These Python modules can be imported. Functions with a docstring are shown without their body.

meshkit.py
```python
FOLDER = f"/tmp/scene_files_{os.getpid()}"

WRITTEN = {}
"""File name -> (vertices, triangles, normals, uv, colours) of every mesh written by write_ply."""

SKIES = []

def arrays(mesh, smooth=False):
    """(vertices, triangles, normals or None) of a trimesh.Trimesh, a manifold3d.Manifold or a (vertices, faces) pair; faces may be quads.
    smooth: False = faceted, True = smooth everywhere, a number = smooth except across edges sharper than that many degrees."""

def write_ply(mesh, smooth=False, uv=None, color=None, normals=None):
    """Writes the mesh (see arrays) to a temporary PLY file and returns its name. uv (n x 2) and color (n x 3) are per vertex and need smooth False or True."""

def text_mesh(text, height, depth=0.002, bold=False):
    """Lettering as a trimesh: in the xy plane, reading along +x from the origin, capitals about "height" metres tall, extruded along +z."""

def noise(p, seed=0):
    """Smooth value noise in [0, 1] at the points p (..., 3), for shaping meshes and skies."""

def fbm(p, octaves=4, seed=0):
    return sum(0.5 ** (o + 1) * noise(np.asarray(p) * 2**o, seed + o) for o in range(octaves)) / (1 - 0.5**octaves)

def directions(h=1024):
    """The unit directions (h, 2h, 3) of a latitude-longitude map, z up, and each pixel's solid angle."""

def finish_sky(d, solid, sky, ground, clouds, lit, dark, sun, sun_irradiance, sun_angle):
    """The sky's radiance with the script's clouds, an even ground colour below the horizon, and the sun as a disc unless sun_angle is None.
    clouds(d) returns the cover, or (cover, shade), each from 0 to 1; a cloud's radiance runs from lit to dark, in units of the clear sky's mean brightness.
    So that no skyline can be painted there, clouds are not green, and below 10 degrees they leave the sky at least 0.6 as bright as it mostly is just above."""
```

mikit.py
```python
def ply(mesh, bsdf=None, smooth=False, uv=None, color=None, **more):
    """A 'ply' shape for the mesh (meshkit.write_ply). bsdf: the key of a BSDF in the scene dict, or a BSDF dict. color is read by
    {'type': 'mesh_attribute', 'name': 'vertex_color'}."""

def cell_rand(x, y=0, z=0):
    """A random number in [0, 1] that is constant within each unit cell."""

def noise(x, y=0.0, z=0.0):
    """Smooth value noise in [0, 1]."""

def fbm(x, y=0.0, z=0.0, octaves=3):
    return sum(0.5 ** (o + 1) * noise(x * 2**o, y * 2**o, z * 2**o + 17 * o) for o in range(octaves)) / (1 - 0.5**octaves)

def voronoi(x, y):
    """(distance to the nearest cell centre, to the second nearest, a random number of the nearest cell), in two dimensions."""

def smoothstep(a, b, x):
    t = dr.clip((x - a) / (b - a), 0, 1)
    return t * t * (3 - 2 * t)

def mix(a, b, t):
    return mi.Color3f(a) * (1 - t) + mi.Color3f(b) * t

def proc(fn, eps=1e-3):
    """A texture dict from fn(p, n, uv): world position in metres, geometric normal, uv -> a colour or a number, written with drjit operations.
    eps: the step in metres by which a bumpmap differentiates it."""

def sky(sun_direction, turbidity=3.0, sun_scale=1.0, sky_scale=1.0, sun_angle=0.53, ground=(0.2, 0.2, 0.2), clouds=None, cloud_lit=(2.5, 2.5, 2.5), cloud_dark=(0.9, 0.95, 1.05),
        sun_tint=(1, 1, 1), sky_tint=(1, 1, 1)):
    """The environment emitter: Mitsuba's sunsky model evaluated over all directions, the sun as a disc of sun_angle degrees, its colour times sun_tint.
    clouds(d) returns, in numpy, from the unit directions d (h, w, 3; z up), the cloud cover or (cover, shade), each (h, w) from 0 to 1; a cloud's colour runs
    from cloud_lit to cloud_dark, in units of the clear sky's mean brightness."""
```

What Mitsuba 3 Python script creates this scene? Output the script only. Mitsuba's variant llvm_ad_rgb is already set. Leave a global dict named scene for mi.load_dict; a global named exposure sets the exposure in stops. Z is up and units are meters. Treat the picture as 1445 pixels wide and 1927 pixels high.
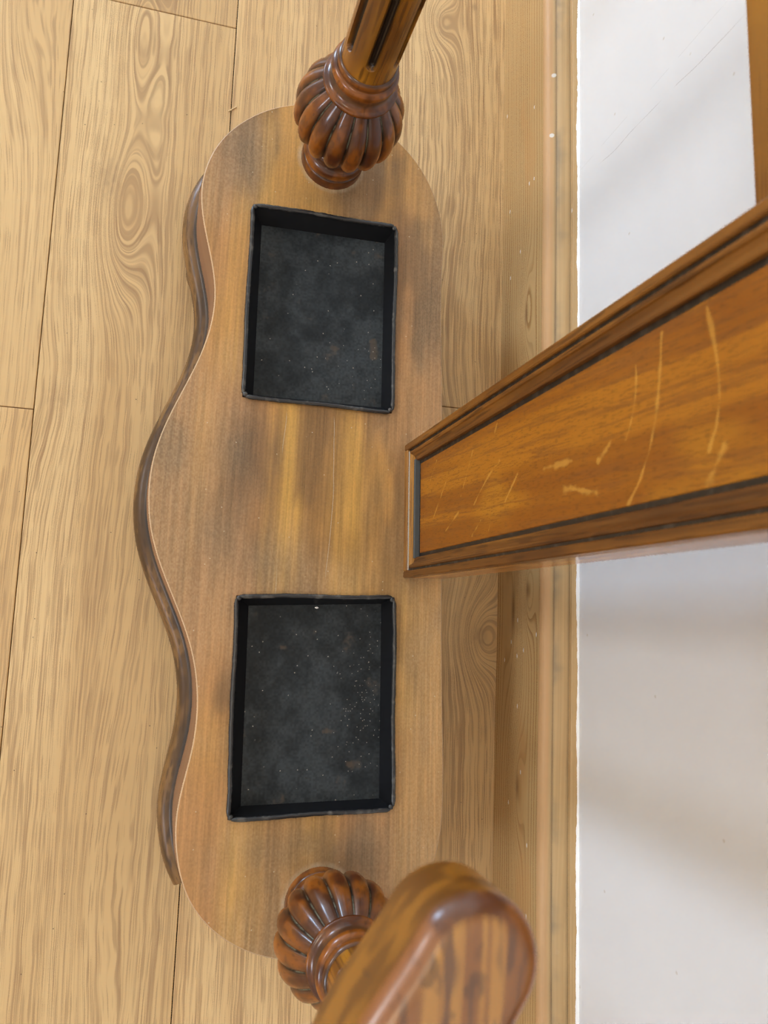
import math, numpy as np, trimesh, manifold3d as m3, shapely.geometry as sg
import drjit as dr, mitsuba as mi, mikit
from mikit import proc, noise, fbm, voronoi, smoothstep, cell_rand, mix
from scipy.interpolate import splprep, splev

scene, labels = {}, {}
T = mi.ScalarTransform4f
rng = np.random.default_rng(7)

# ------------------------------------------------------------------ camera, light, exposure
# world: x towards the wall, y along the wall, z up; metres
CAM_H = 0.90
RIGHT = np.array([0.96286927, 0.03436458, 0.26777201])
UP = np.array([-0.06877869, 0.99036189, 0.12021987])
BACK = np.array([-0.26105989, -0.13417302, 0.95595258])
M = np.eye(4)
M[:3, 0], M[:3, 1], M[:3, 2], M[:3, 3] = -RIGHT, UP, -BACK, (0, 0, CAM_H)
scene['camera'] = {'type': 'thinlens', 'to_world': T(M.tolist()), 'fov': math.degrees(2 * math.atan(722.5 / 1469.4)),
                   'fov_axis': 'x', 'aperture_radius': 0.0013, 'focus_distance': 0.84, 'near_clip': 0.02, 'far_clip': 50.0}
exposure = -0.04
WINDOW_1 = (0.70, 0.98, 1.34)      # blue daylight of the far window beyond the top of the frame
WINDOW_1_POWER = 36.0
WINDOW_2 = (1.0, 1.04, 1.08)      # nearer window to the left of the frame
WINDOW_2_POWER = 24.0
WINDOW_3_POWER = 22.0            # behind the photographer
WINDOW_3 = (0.86, 1.0, 1.2)
LAMP = (1.0, 0.88, 0.68)
LAMP_POWER = 23.0
LAMP_AT = (-0.55, -0.25)

# ------------------------------------------------------------------ helpers
def add(key, mesh, bsdf, smooth=30, **kw):
    n, k = 0, key
    while k in scene:
        n += 1
        k = f'{key}_{n:03d}'
    scene[k] = mikit.ply(mesh, bsdf, smooth=smooth, **kw)
    return k

def struct(key, label):
    labels[key] = {'kind': 'structure', 'label': label}

def tm(v, f):
    return trimesh.Trimesh(np.asarray(v, float), np.asarray(f, int), process=False)

def box(x0, x1, y0, y1, z0, z1, ch=0.0):
    """Box with all edges chamfered by ch."""
    if ch <= 0:
        return trimesh.creation.box(bounds=[[x0, y0, z0], [x1, y1, z1]])
    pts = []
    for sx, (xa, xb) in ((-1, (x0, x0 + ch)), (1, (x1, x1 - ch))):
        for sy, (ya, yb) in ((-1, (y0, y0 + ch)), (1, (y1, y1 - ch))):
            for sz, (za, zb) in ((-1, (z0, z0 + ch)), (1, (z1, z1 - ch))):
                pts += [(xa, yb, zb), (xb, ya, zb), (xb, yb, za)]
    return trimesh.convex.convex_hull(np.array(pts))

def grid_mesh(P, wrap_u=False, wrap_v=False, flip=False):
    """P: (nu, nv, 3)."""
    nu, nv = P.shape[:2]
    idx = np.arange(nu * nv).reshape(nu, nv)
    iu = np.arange(nu if wrap_u else nu - 1)
    iv = np.arange(nv if wrap_v else nv - 1)
    a = idx[iu][:, iv]; b = idx[(iu + 1) % nu][:, iv]
    c = idx[(iu + 1) % nu][:, (iv + 1) % nv]; d = idx[iu][:, (iv + 1) % nv]
    f = np.concatenate([np.stack([a, b, c], -1).reshape(-1, 3), np.stack([a, c, d], -1).reshape(-1, 3)])
    if flip:
        f = f[:, ::-1]
    return tm(P.reshape(-1, 3), f)

def polar(r, z, cx=0, cy=0):
    """Surface of revolution with radius r (nz, nth) at heights z (nz,)."""
    nth = r.shape[1]
    th = np.linspace(0, 2 * np.pi, nth, endpoint=False)
    P = np.stack([cx + r * np.cos(th), cy + r * np.sin(th), np.broadcast_to(np.asarray(z)[:, None], r.shape)], -1)
    return grid_mesh(P, wrap_v=True, flip=True)

def lathe(profile, cx, cy, n=96):
    p = np.array(profile, float)
    return polar(np.repeat(p[:, :1], n, 1), p[:, 1], cx, cy)

def arc(c, r, a0, a1, n=8):
    a = np.radians(np.linspace(a0, a1, n))
    return [(c[0] + r * math.cos(t), c[1] + r * math.sin(t)) for t in a]

def closed_spline(pts, n=360, s=0.0):
    p = np.array(list(pts) + [pts[0]], float)
    tck, _ = splprep(p.T, s=s, per=True, k=3)
    u = np.linspace(0, 1, 4 * n + 1)
    q = np.array(splev(u, tck)).T
    L = np.r_[0, np.cumsum(np.linalg.norm(np.diff(q, axis=0), axis=1))]
    w = np.linspace(0, L[-1], n, endpoint=False)
    return np.stack([np.interp(w, L, q[:, 0]), np.interp(w, L, q[:, 1])], 1)

def ccw(p):
    return p if sg.Polygon(p).exterior.is_ccw else p[::-1]

def normals2(p, closed=True):
    t = (np.roll(p, -1, 0) - np.roll(p, 1, 0)) if closed else np.gradient(p, axis=0)
    t /= np.linalg.norm(t, axis=1)[:, None]
    return np.stack([t[:, 1], -t[:, 0]], 1)          # outward for ccw outlines

def loft(outline, profile):
    """Solid from a smooth ccw outline; profile = (outset, z) from bottom to top, capped flat at both ends."""
    p = np.asarray(outline); N = normals2(p)
    P = np.array([np.c_[p + o * N, np.full(len(p), z)] for o, z in profile])
    side = grid_mesh(P, wrap_v=True, flip=True)
    caps = []
    for k, up in ((0, False), (-1, True)):
        v, f = trimesh.creation.triangulate_polygon(sg.Polygon(P[k][:, :2]), engine='earcut')
        if (np.cross(v[f[0, 1]] - v[f[0, 0]], v[f[0, 2]] - v[f[0, 0]]) > 0) != up:
            f = f[:, ::-1]
        caps.append(tm(np.c_[v, np.full(len(v), profile[k][1])], f))
    m = trimesh.util.concatenate([side] + caps)
    m.merge_vertices(digits_vertex=7)
    return m

def to_manifold(m):
    m = m.copy(); m.merge_vertices(digits_vertex=7)
    return m3.Manifold(m3.Mesh(np.asarray(m.vertices, np.float32), np.asarray(m.faces, np.uint32)))

# ------------------------------------------------------------------ materials
C = mi.Color3f

def clamp(v, a=0.0, b=1.0):
    return dr.clip(v, a, b)

KNOTS = [(-0.082, 0.455, 0.055, 0.022, 0.075), (-0.080, 0.68, 0.05, 0.02, 0.09), (0.300, 0.792, 0.026, 0.016, 0.028),
         (-0.129, 0.232, -0.016, 0.02, 0.07), (-0.213, 0.70, 0.04, 0.03, 0.12), (0.372, -0.018, 0.040, 0.02, 0.035),
         (0.330, 0.20, -0.02, 0.03, 0.07), (-0.05, -0.28, 0.022, 0.022, 0.15), (-0.27, -0.2, 0.03, 0.03, 0.14),
         (-0.09, 0.05, 0.014, 0.02, 0.2), (0.33, 0.60, -0.018, 0.03, 0.14)]
PX0, PW = -0.1526, 0.1880

def floor_grain(p):
    i = dr.floor((p.x - PX0) / PW)
    j = dr.select(i < -0.5, dr.select(p.y > 0.2115, 1.0, 2.0), dr.select(i < 0.5, dr.select(p.y > 0.7155, 3.0, 4.0), 5.0))
    sd = i * 3.7 + j * 11.3 + 40.0
    u = p.x + 0.018 * (fbm(p.x * 7 + sd, p.y * 1.5, sd, octaves=2) - 0.5) + 0.0016 * (noise(p.x * 70, p.y * 45, sd) - 0.5)
    gx, gy = mi.Float(1.0), mi.Float(0.0)
    for kx, ky, a, sx, sy in KNOTS:
        dx, dy = (p.x - kx) / sx, (p.y - ky) / sy
        g = a * dr.exp(-(dx * dx + dy * dy) * 0.5)
        u += g
        gx -= g * dx / sx
        gy -= g * dy / sy
    # thin growth lines of even width: distance to the nearest one over the slope of the grain field
    slope = dr.maximum(dr.sqrt(gx * gx + gy * gy), 0.3)
    t = u * 92 + 0.35 * noise(u * 60, p.y * 9, sd)
    k = dr.floor(t)
    d = (t - k - 0.5) / (92 * slope)
    keep = smoothstep(0.38, 0.82, noise(k * 5.3 + sd, p.y * 3.5))
    ring = keep * (0.8 * (1 - smoothstep(0.0004, 0.0013, dr.abs(d))) + 0.35 * (1 - smoothstep(0.0, 0.004, d)) * smoothstep(-0.0002, 0.0002, d))
    fine = 0.30 * noise(u * 300, p.y * 5.0, sd) + 0.40 * noise(u * 760, p.y * 11, sd) + 0.30 * noise(u * 1500, p.y * 26, sd)
    pore = noise(u * 1150, p.y * 30.0, sd)
    return i, sd, u, ring, fine, pore

def floor_color(p, n, uv):
    i, sd, u, ring, fine, pore = floor_grain(p)
    wide = fbm(u * 16, p.y * 1.3, sd)
    c = mix((0.715, 0.500, 0.250), (0.600, 0.390, 0.178), smoothstep(0.35, 0.68, wide))
    c = mix(c, (0.36, 0.195, 0.095), 0.30 * ring)
    c = mix(c, (0.42, 0.255, 0.120), 0.85 * smoothstep(0.44, 0.74, fine))
    c = mix(c, (0.33, 0.19, 0.09), 0.50 * smoothstep(0.58, 0.80, pore))
    tone = 0.95 + 0.10 * cell_rand(sd * 7.0, 3.0, 1.0) + 0.10 * (fbm(p.x * 7, p.y * 4, sd) - 0.5)
    knot = mi.Float(0)
    for kx, ky, rx, ry, a in ((0.300, 0.792, 0.012, 0.016, 0.35), (0.372, -0.018, 0.009, 0.012, 0.8), (0.347, 0.826, 0.004, 0.005, 1.0), (-0.095, 0.49, 0.012, 0.022, 0.55), (-0.129, 0.225, 0.012, 0.012, 0.4)):
        d2 = dr.square((p.x - kx) / rx) + dr.square((p.y - ky) / ry)
        knot = dr.maximum(knot, a * dr.exp(-d2 * 0.7))
    c = mix(c, (0.26, 0.155, 0.085), 0.6 * knot * (0.4 + 0.8 * noise(p.x * 260, p.y * 200)))
    d1, d2, w = voronoi(p.x * 45, p.y * 45)
    speck = (1 - smoothstep(0.015, 0.035, d1)) * smoothstep(0.93, 0.95, w)
    return mix(c * tone, (0.10, 0.06, 0.035), 0.85 * speck)

def floor_bump(p, n, uv):
    i, sd, u, ring, fine, pore = floor_grain(p)
    return 0.7 * fine + 0.5 * pore

def pine_color(p, n, uv):
    # plain-sawn pine: grain along y, the ring lines across z
    kn = ((0.3698, 0.073, 0.03, 0.012, 0.05), (0.0371, 0.0835, 0.035, 0.012, 0.035), (0.013, 0.046, -0.03, 0.014, 0.08), (-0.182, 0.065, 0.03, 0.012, 0.05), (0.22, 0.06, -0.02, 0.012, 0.07))
    u = p.z + p.x * 0.6 + 0.016 * (fbm(p.y * 3.0, p.z * 14, 3.0) - 0.5)
    spot = mi.Float(0)
    for ky, kz, a, sz, sy in kn:
        d = dr.square((p.y - ky) / sy) + dr.square((p.z - kz) / sz)
        u += a * dr.exp(-0.5 * d)
        spot = dr.maximum(spot, dr.exp(-0.5 * d * 22))
    t = u * 170
    saw = t - dr.floor(t)
    line = smoothstep(0.45, 0.92, saw) * (1 - smoothstep(0.94, 1.0, saw)) * (0.35 + 0.9 * noise(dr.floor(t) * 3.1, p.y * 3))
    mould = smoothstep(0.1195, 0.1205, p.z)
    line = line * (1 - 0.85 * mould)
    fine = noise(u * 1500, p.y * 9)
    c = mix((0.49, 0.310, 0.130), (0.285, 0.140, 0.040), 0.9 * clamp(line))
    c = mix(c, (0.40, 0.255, 0.12), 0.35 * fine)
    c = mix(c, (0.16, 0.07, 0.025), 0.75 * spot)
    c = mix(c, (0.46, 0.24, 0.085), 0.45 * smoothstep(0.55, 0.75, fbm(p.y * 7, p.z * 26, 9.0)))
    c = mix(c, mix((0.52, 0.345, 0.165), (0.43, 0.27, 0.12), noise(u * 700, p.y * 6)), 0.75 * mould)
    c = mix(c, (0.56, 0.31, 0.145), 0.6 * mould * (1 - smoothstep(0.139, 0.141, p.z)))
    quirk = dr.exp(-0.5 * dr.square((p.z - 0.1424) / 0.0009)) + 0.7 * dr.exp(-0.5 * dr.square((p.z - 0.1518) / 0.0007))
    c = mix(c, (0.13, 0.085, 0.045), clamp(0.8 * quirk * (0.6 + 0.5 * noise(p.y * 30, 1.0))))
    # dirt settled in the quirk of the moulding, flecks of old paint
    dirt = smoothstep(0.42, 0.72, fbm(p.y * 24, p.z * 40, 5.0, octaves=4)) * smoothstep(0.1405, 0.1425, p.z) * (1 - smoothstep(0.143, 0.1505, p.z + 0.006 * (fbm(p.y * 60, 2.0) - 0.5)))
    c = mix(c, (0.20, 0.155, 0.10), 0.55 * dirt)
    d1, d2, w = voronoi(p.y * 30, p.z * 60)
    c = mix(c, (0.75, 0.72, 0.66), 0.8 * (1 - smoothstep(0.05, 0.10, d1)) * smoothstep(0.9, 0.92, w))
    return c

def pine_bump(p, n, uv):
    return noise((p.z + p.x) * 900, p.y * 14) + 0.6 * noise(p.z * 300, p.y * 5)

def wall_color(p, n, uv):
    c = C(0.700, 0.695, 0.690)
    # long hairline crack running up the plaster and a filled patch on it
    line = dr.abs(p.y - 0.4915 - 0.004 * (noise(p.z * 30) - 0.5))
    crack = (1 - smoothstep(0.0003, 0.0007, line)) * smoothstep(0.2, 0.5, noise(p.z * 40, 3.0)) * smoothstep(0.19, 0.22, p.z)
    l2 = dr.abs(p.y - 0.515 - 0.05 * (p.z - 0.3))
    crack = dr.maximum(crack, 0.4 * (1 - smoothstep(0.0003, 0.0008, l2)) * smoothstep(0.45, 0.6, noise(p.z * 60, 9.0)))
    c = mix(c, (0.45, 0.43, 0.41), 0.55 * crack)
    d1, d2, w = voronoi(p.y * 36, p.z * 36)
    mark = (1 - smoothstep(0.03, 0.07, d1)) * smoothstep(0.93, 0.95, w)
    c = mix(c, (0.50, 0.44, 0.36), 0.5 * mark)
    c = c * (0.985 + 0.03 * fbm(p.y * 5, p.z * 5, 2.0))
    return c

def wall_bump(p, n, uv):
    patch = dr.exp(-0.5 * (dr.square((p.y - 0.483) / 0.010) + dr.square((p.z - 0.279 - 0.3 * (p.y - 0.483)) / 0.006)))
    return 0.5 * fbm(p.y * 120, p.z * 120, p.x * 120) + 2.2 * patch + 1.2 * fbm(p.y * 14, p.z * 14, 4.0)

COLS = ((0.1416, 0.4933), (0.1627, -0.2760))

STRIPES = ((0.109, 0.008, 0.02, 0.22, 1.0), (0.121, 0.004, 0.03, 0.12, 0.8), (0.090, 0.003, 0.02, 0.22, 0.5), (0.178, 0.009, 0.09, 0.21, 0.85), (0.166, 0.006, 0.03, 0.13, 0.5), (0.066, 0.008, 0.42, 0.53, 0.8), (0.047, 0.010, 0.24, 0.44, 0.6), (0.080, 0.010, -0.31, -0.20, 0.75), (0.245, 0.012, -0.10, 0.03, 0.6), (0.150, 0.010, -0.26, -0.19, 0.5))

def board_color(p, n, uv):
    x, y = p.x, p.y
    u = x + 0.012 * (fbm(x * 8, y * 2, 1.0) - 0.5)
    band = fbm(u * 26, y * 1.5, 3.0, octaves=3)
    fine = 0.5 * noise(u * 420, y * 10, 2.0) + 0.5 * noise(u * 900, y * 30, 5.0)
    grit = noise(x * 800, y * 600, 8.0)
    c = mix((0.335, 0.168, 0.062), (0.490, 0.255, 0.082), smoothstep(0.36, 0.64, band))
    stripe = smoothstep(0.40, 0.60, fbm(u * 34, y * 1.4, 11.0))
    mid = dr.exp(-0.5 * dr.square((x - 0.145) / 0.060)) * (0.35 + 0.65 * smoothstep(0.40, 0.60, fbm(x * 9, y * 5, 17.0)))
    c = mix(c, (0.680, 0.375, 0.080), 0.95 * clamp(1.1 * mid) * (0.4 + 0.6 * stripe))
    c = mix(c, (0.42, 0.205, 0.088), 0.6 * smoothstep(0.42, 0.62, fbm(u * 15, y * 4, 21.0)))
    w_ = u + 0.004 * (fbm(y * 9, x * 20, 41.0) - 0.5)
    hon = mi.Float(0)
    for sx, sw, ya, yb, st in STRIPES:
        d = dr.exp(-0.5 * dr.square((w_ - sx) / sw)) * smoothstep(ya - 0.03, ya + 0.02, y) * (1 - smoothstep(yb - 0.02, yb + 0.03, y))
        hon = dr.maximum(hon, st * d)
    c = mix(c, (0.690, 0.385, 0.090), clamp(hon * (0.35 + 0.75 * noise(u * 260, y * 6, 14.0))))
    patch = fbm(u * 17 + 5, y * 6.0, 7.0, octaves=4)
    c = mix(c, (0.165, 0.095, 0.045), 0.80 * smoothstep(0.49, 0.68, patch) * (1 - 0.5 * mid) * (1 - 0.75 * hon))
    for sx, sy, rx, ry, a in ((0.060, 0.155, 0.016, 0.040, 0.75), (0.083, 0.165, 0.02, 0.03, 0.6), (0.045, 0.085, 0.020, 0.045, 0.6), (0.15, -0.225, 0.06, 0.018, 0.55), (0.255, 0.33, 0.014, 0.06, 0.5), (0.05, 0.47, 0.02, 0.03, 0.5), (0.14, 0.445, 0.03, 0.015, 0.45), (0.095, 0.052, 0.03, 0.02, 0.45), (0.25, -0.05, 0.012, 0.06, 0.45)):
        d = dr.square((x - sx) / rx) + dr.square((y - sy) / ry)
        c = mix(c, (0.115, 0.080, 0.050), a * dr.exp(-0.5 * d) * (0.45 + 0.8 * fbm(x * 60, y * 30, 4.0)))
    # bloom of dust in the finish, more of it along the back and round the columns
    dust = smoothstep(0.45, 0.70, fbm(x * 9, y * 6, 31.0, octaves=4))
    back = smoothstep(0.215, 0.27, x) * 0.55 + (1 - smoothstep(-0.01, 0.05, x)) * 0.30
    c = mix(c, (0.47, 0.335, 0.200), clamp((0.30 * dust + 0.42 * back) * (0.55 + 0.6 * grit)))
    for cx, cy in COLS:
        d = dr.sqrt(dr.square(x - cx) + dr.square(y - cy))
        c = mix(c, (0.52, 0.42, 0.29), 0.5 * smoothstep(0.033, 0.0345, d) * (1 - smoothstep(0.0345, 0.040, d)) * (0.4 + 0.9 * noise(x * 220, y * 220)))
    c = c * (0.76 + 0.46 * fine + 0.14 * (grit - 0.5))
    s1 = dr.abs(x - (0.103 + 0.012 * (y - 0.1) + 0.004 * noise(y * 30)))
    sc = (1 - smoothstep(0.0002, 0.0006, s1)) * smoothstep(0.45, 0.6, noise(y * 22, 5.0)) * smoothstep(-0.02, 0.0, y) * (1 - smoothstep(0.2, 0.21, y)) * 0.7
    s2 = dr.abs(x - (0.158 - 0.55 * dr.square(y - 0.13) + 0.002 * noise(y * 40, 2.0)))
    sc = dr.maximum(sc, (1 - smoothstep(0.0002, 0.0006, s2)) * smoothstep(0.03, 0.05, y) * (1 - smoothstep(0.20, 0.21, y)) * 0.75)
    d1, d2, w = voronoi(x * 120, y * 120)
    sp = (1 - smoothstep(0.05, 0.10, d1)) * smoothstep(0.96, 0.98, w)
    c = mix(c, (0.66, 0.56, 0.42), clamp(0.5 * sc + 0.6 * sp))
    side = mix((0.235, 0.120, 0.062), (0.175, 0.085, 0.042), fbm(p.z * 70, y * 6, x * 6))
    nz = dr.abs(n.z)
    c = mix(c, (0.56, 0.39, 0.24), 0.7 * smoothstep(0.25, 0.4, nz) * (1 - smoothstep(0.93, 0.98, nz)))
    return mix(c, side, 1 - smoothstep(0.15, 0.3, nz))

def board_bump(p, n, uv):
    return noise(p.x * 700, p.y * 120, p.z * 700) + 0.8 * noise(p.x * 420, p.y * 420, 4.0)

FLECKS = [[(0.1552, 0.553), (0.1317, 0.5502), (0.1023, 0.5427), (0.0675, 0.5176), 0.0016], [(0.1556, 0.5894), (0.1234, 0.5958), (0.0985, 0.5941), (0.0849, 0.5872), 0.0016],
          [(0.0841, 0.5972), (0.0687, 0.5857), 0.0035], [(0.1081, 0.5019), (0.0968, 0.4875), 0.0045], [(0.088, 0.4459), (0.0798, 0.4844), 0.004], [(0.145, 0.2861), (0.1084, 0.2575), 0.0009],
          [(0.1535, 0.1919), (0.1338, 0.1701), 0.0008], [(0.1286, 0.2193), (0.096, 0.181), 0.0011], [(0.1257, 0.3412), (0.1118, 0.3104), (0.0974, 0.2885), 0.0014], [(0.1096, 0.3747), (0.0921, 0.3521), 0.0018],
          [(0.0952, 0.2518), (0.0821, 0.219), 0.0013], [(0.1061, 0.4164), (0.1042, 0.456), 0.003], [(0.1569, 0.3375), (0.1506, 0.3326), 0.0014], [(0.1455, 0.5289), (0.1223, 0.526), (0.1049, 0.5168), 0.0010],
          [(0.0861, 0.3274), (0.0722, 0.3201), 0.0013], [(0.0825, 0.3034), (0.0713, 0.284), 0.0015], [(0.15, 0.75), (0.12, 0.76), (0.08, 0.74), 0.002], [(0.13, 0.68), (0.07, 0.66), 0.002]]

def smooth_fleck(L):
    q = np.array(L[:-1], float)
    if len(q) > 2:
        tck, _ = splprep(q.T, s=0, k=min(3, len(q) - 1))
        q = np.array(splev(np.linspace(0, 1, 7), tck)).T
    return [tuple(map(float, v)) for v in q] + [L[-1]]
FLECKS = [smooth_fleck(L) for L in FLECKS]

def panel_color(p, n, uv):
    y, z = p.y, p.z
    u = y + 0.05 * (z - 0.3) + 0.006 * (fbm(y * 22, z * 5, 1.0) - 0.5)
    band = fbm(u * 55, z * 2.2, 2.0, octaves=3)
    line = 0.5 * noise(u * 420, z * 12, 7.0) + 0.5 * noise(u * 1000, z * 34, 9.0)
    pore = noise(u * 1700, z * 230, 3.0)
    cloud = fbm(y * 22, z * 12, 5.0)
    c = mix((0.335, 0.118, 0.008), (0.225, 0.068, 0.005), smoothstep(0.34, 0.66, band))
    c = mix(c, (0.40, 0.160, 0.012), 0.6 * smoothstep(0.46, 0.72, cloud))
    c = mix(c, (0.19, 0.062, 0.010), 0.62 * smoothstep(0.46, 0.76, line))
    c = mix(c, (0.12, 0.040, 0.007), 0.42 * smoothstep(0.60, 0.85, pore))
    fl = mi.Float(0)
    wob = 0.0016 * (noise(y * 160, z * 160, 9.0) - 0.5)
    rag = fbm(y * 210, z * 150, 31.0) * 2 - 0.55
    for L in FLECKS:
        w = L[-1]
        for (ya, za), (yb, zb) in zip(L[:-2], L[1:-1]):
            ey, ez = yb - ya, zb - za
            t = clamp(((y - ya) * ey + (z - za) * ez) / (ey * ey + ez * ez))
            d = dr.sqrt(dr.square(y - ya - t * ey) + dr.square(z - za - t * ez)) + wob
            ww = w * (0.35 + 0.9 * noise(y * 90, z * 30, 6.0))
            fl = dr.maximum(fl, 1 - smoothstep(ww * 0.3, ww * 1.3, d + 1.5 * max(w - 0.0015, 0) * rag))
    return mix(c, (0.56, 0.285, 0.045), 0.50 * fl * smoothstep(0.22, 0.50, fbm(y * 70, z * 90, 2.0)))

def oak_dark(axis, base=(0.235, 0.085, 0.018), dark=(0.085, 0.028, 0.008), light=(0.34, 0.145, 0.03)):
    def fn(p, n, uv):
        a, b, l = {'z': (p.y, p.x, p.z), 'y': (p.x, p.z, p.y)}[axis]
        u = a + 0.5 * b + 0.004 * (fbm(a * 30, l * 5, b * 30) - 0.5)
        band = fbm(u * 90, l * 4.0, b * 60, octaves=3)
        pore = noise(u * 900, l * 38, b * 300)
        c = mix(light, base, smoothstep(0.3, 0.6, band))
        c = mix(c, dark, 0.6 * smoothstep(0.52, 0.75, fbm(u * 45 + 7, l * 9, 3.0)))
        return mix(c, dark, 0.65 * smoothstep(0.55, 0.78, pore))
    return fn

def oak_bump(axis):
    def fn(p, n, uv):
        a, b, l = {'z': (p.y, p.x, p.z), 'y': (p.x, p.z, p.y)}[axis]
        return noise((a + 0.5 * b) * 900, l * 38, b * 300)
    return fn

def arm_color(p, n, uv):
    # open grained oak cut with the grain along y
    a = p.x - 0.06 * p.y + 0.002 * (noise(p.x * 60, p.y * 14) - 0.5)
    streak = fbm(a * 360, p.y * 48, 2.0, octaves=2)
    band = fbm(a * 260, p.y * 9, 4.0)
    c = mix((0.40, 0.190, 0.048), (0.23, 0.090, 0.028), smoothstep(0.36, 0.62, band))
    c = mix(c, (0.12, 0.055, 0.03), 0.85 * smoothstep(0.50, 0.66, streak))
    c = mix(c, (0.085, 0.04, 0.022), 0.6 * smoothstep(0.66, 0.76, fbm(p.x * 120, p.y * 70, 9.0)))
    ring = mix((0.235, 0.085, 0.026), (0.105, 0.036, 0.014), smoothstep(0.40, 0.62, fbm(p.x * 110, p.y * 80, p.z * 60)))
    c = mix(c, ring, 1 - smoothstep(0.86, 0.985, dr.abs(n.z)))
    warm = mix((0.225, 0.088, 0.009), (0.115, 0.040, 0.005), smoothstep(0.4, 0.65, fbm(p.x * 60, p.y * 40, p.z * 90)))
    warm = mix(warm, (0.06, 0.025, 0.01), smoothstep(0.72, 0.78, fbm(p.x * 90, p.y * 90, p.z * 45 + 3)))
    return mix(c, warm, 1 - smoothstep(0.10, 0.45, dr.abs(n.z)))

def carved_color(p, n, uv):
    # uv.x weights the dark tone; its highest values show grey-green residue
    g = fbm(p.x * 55, p.y * 55, p.z * 30, octaves=3)
    pore = noise(p.x * 420, p.y * 420, p.z * 120)
    c = mix((0.245, 0.070, 0.006), (0.085, 0.021, 0.004), smoothstep(0.38, 0.64, g))
    c = mix(c, (0.06, 0.020, 0.008), 0.35 * smoothstep(0.6, 0.85, pore))
    dark_tone = mix((0.030, 0.020, 0.014), (0.17, 0.165, 0.115), smoothstep(0.72, 1.0, uv.x) * smoothstep(0.35, 0.6, fbm(p.x * 130, p.y * 130, p.z * 130)))
    return mix(c, dark_tone, clamp(uv.x * 1.05))

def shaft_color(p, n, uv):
    return mix(oak_dark('z', base=(0.26, 0.096, 0.009), light=(0.42, 0.180, 0.018), dark=(0.07, 0.022, 0.006))(p, n, uv), (0.016, 0.009, 0.006), uv.x)

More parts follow.
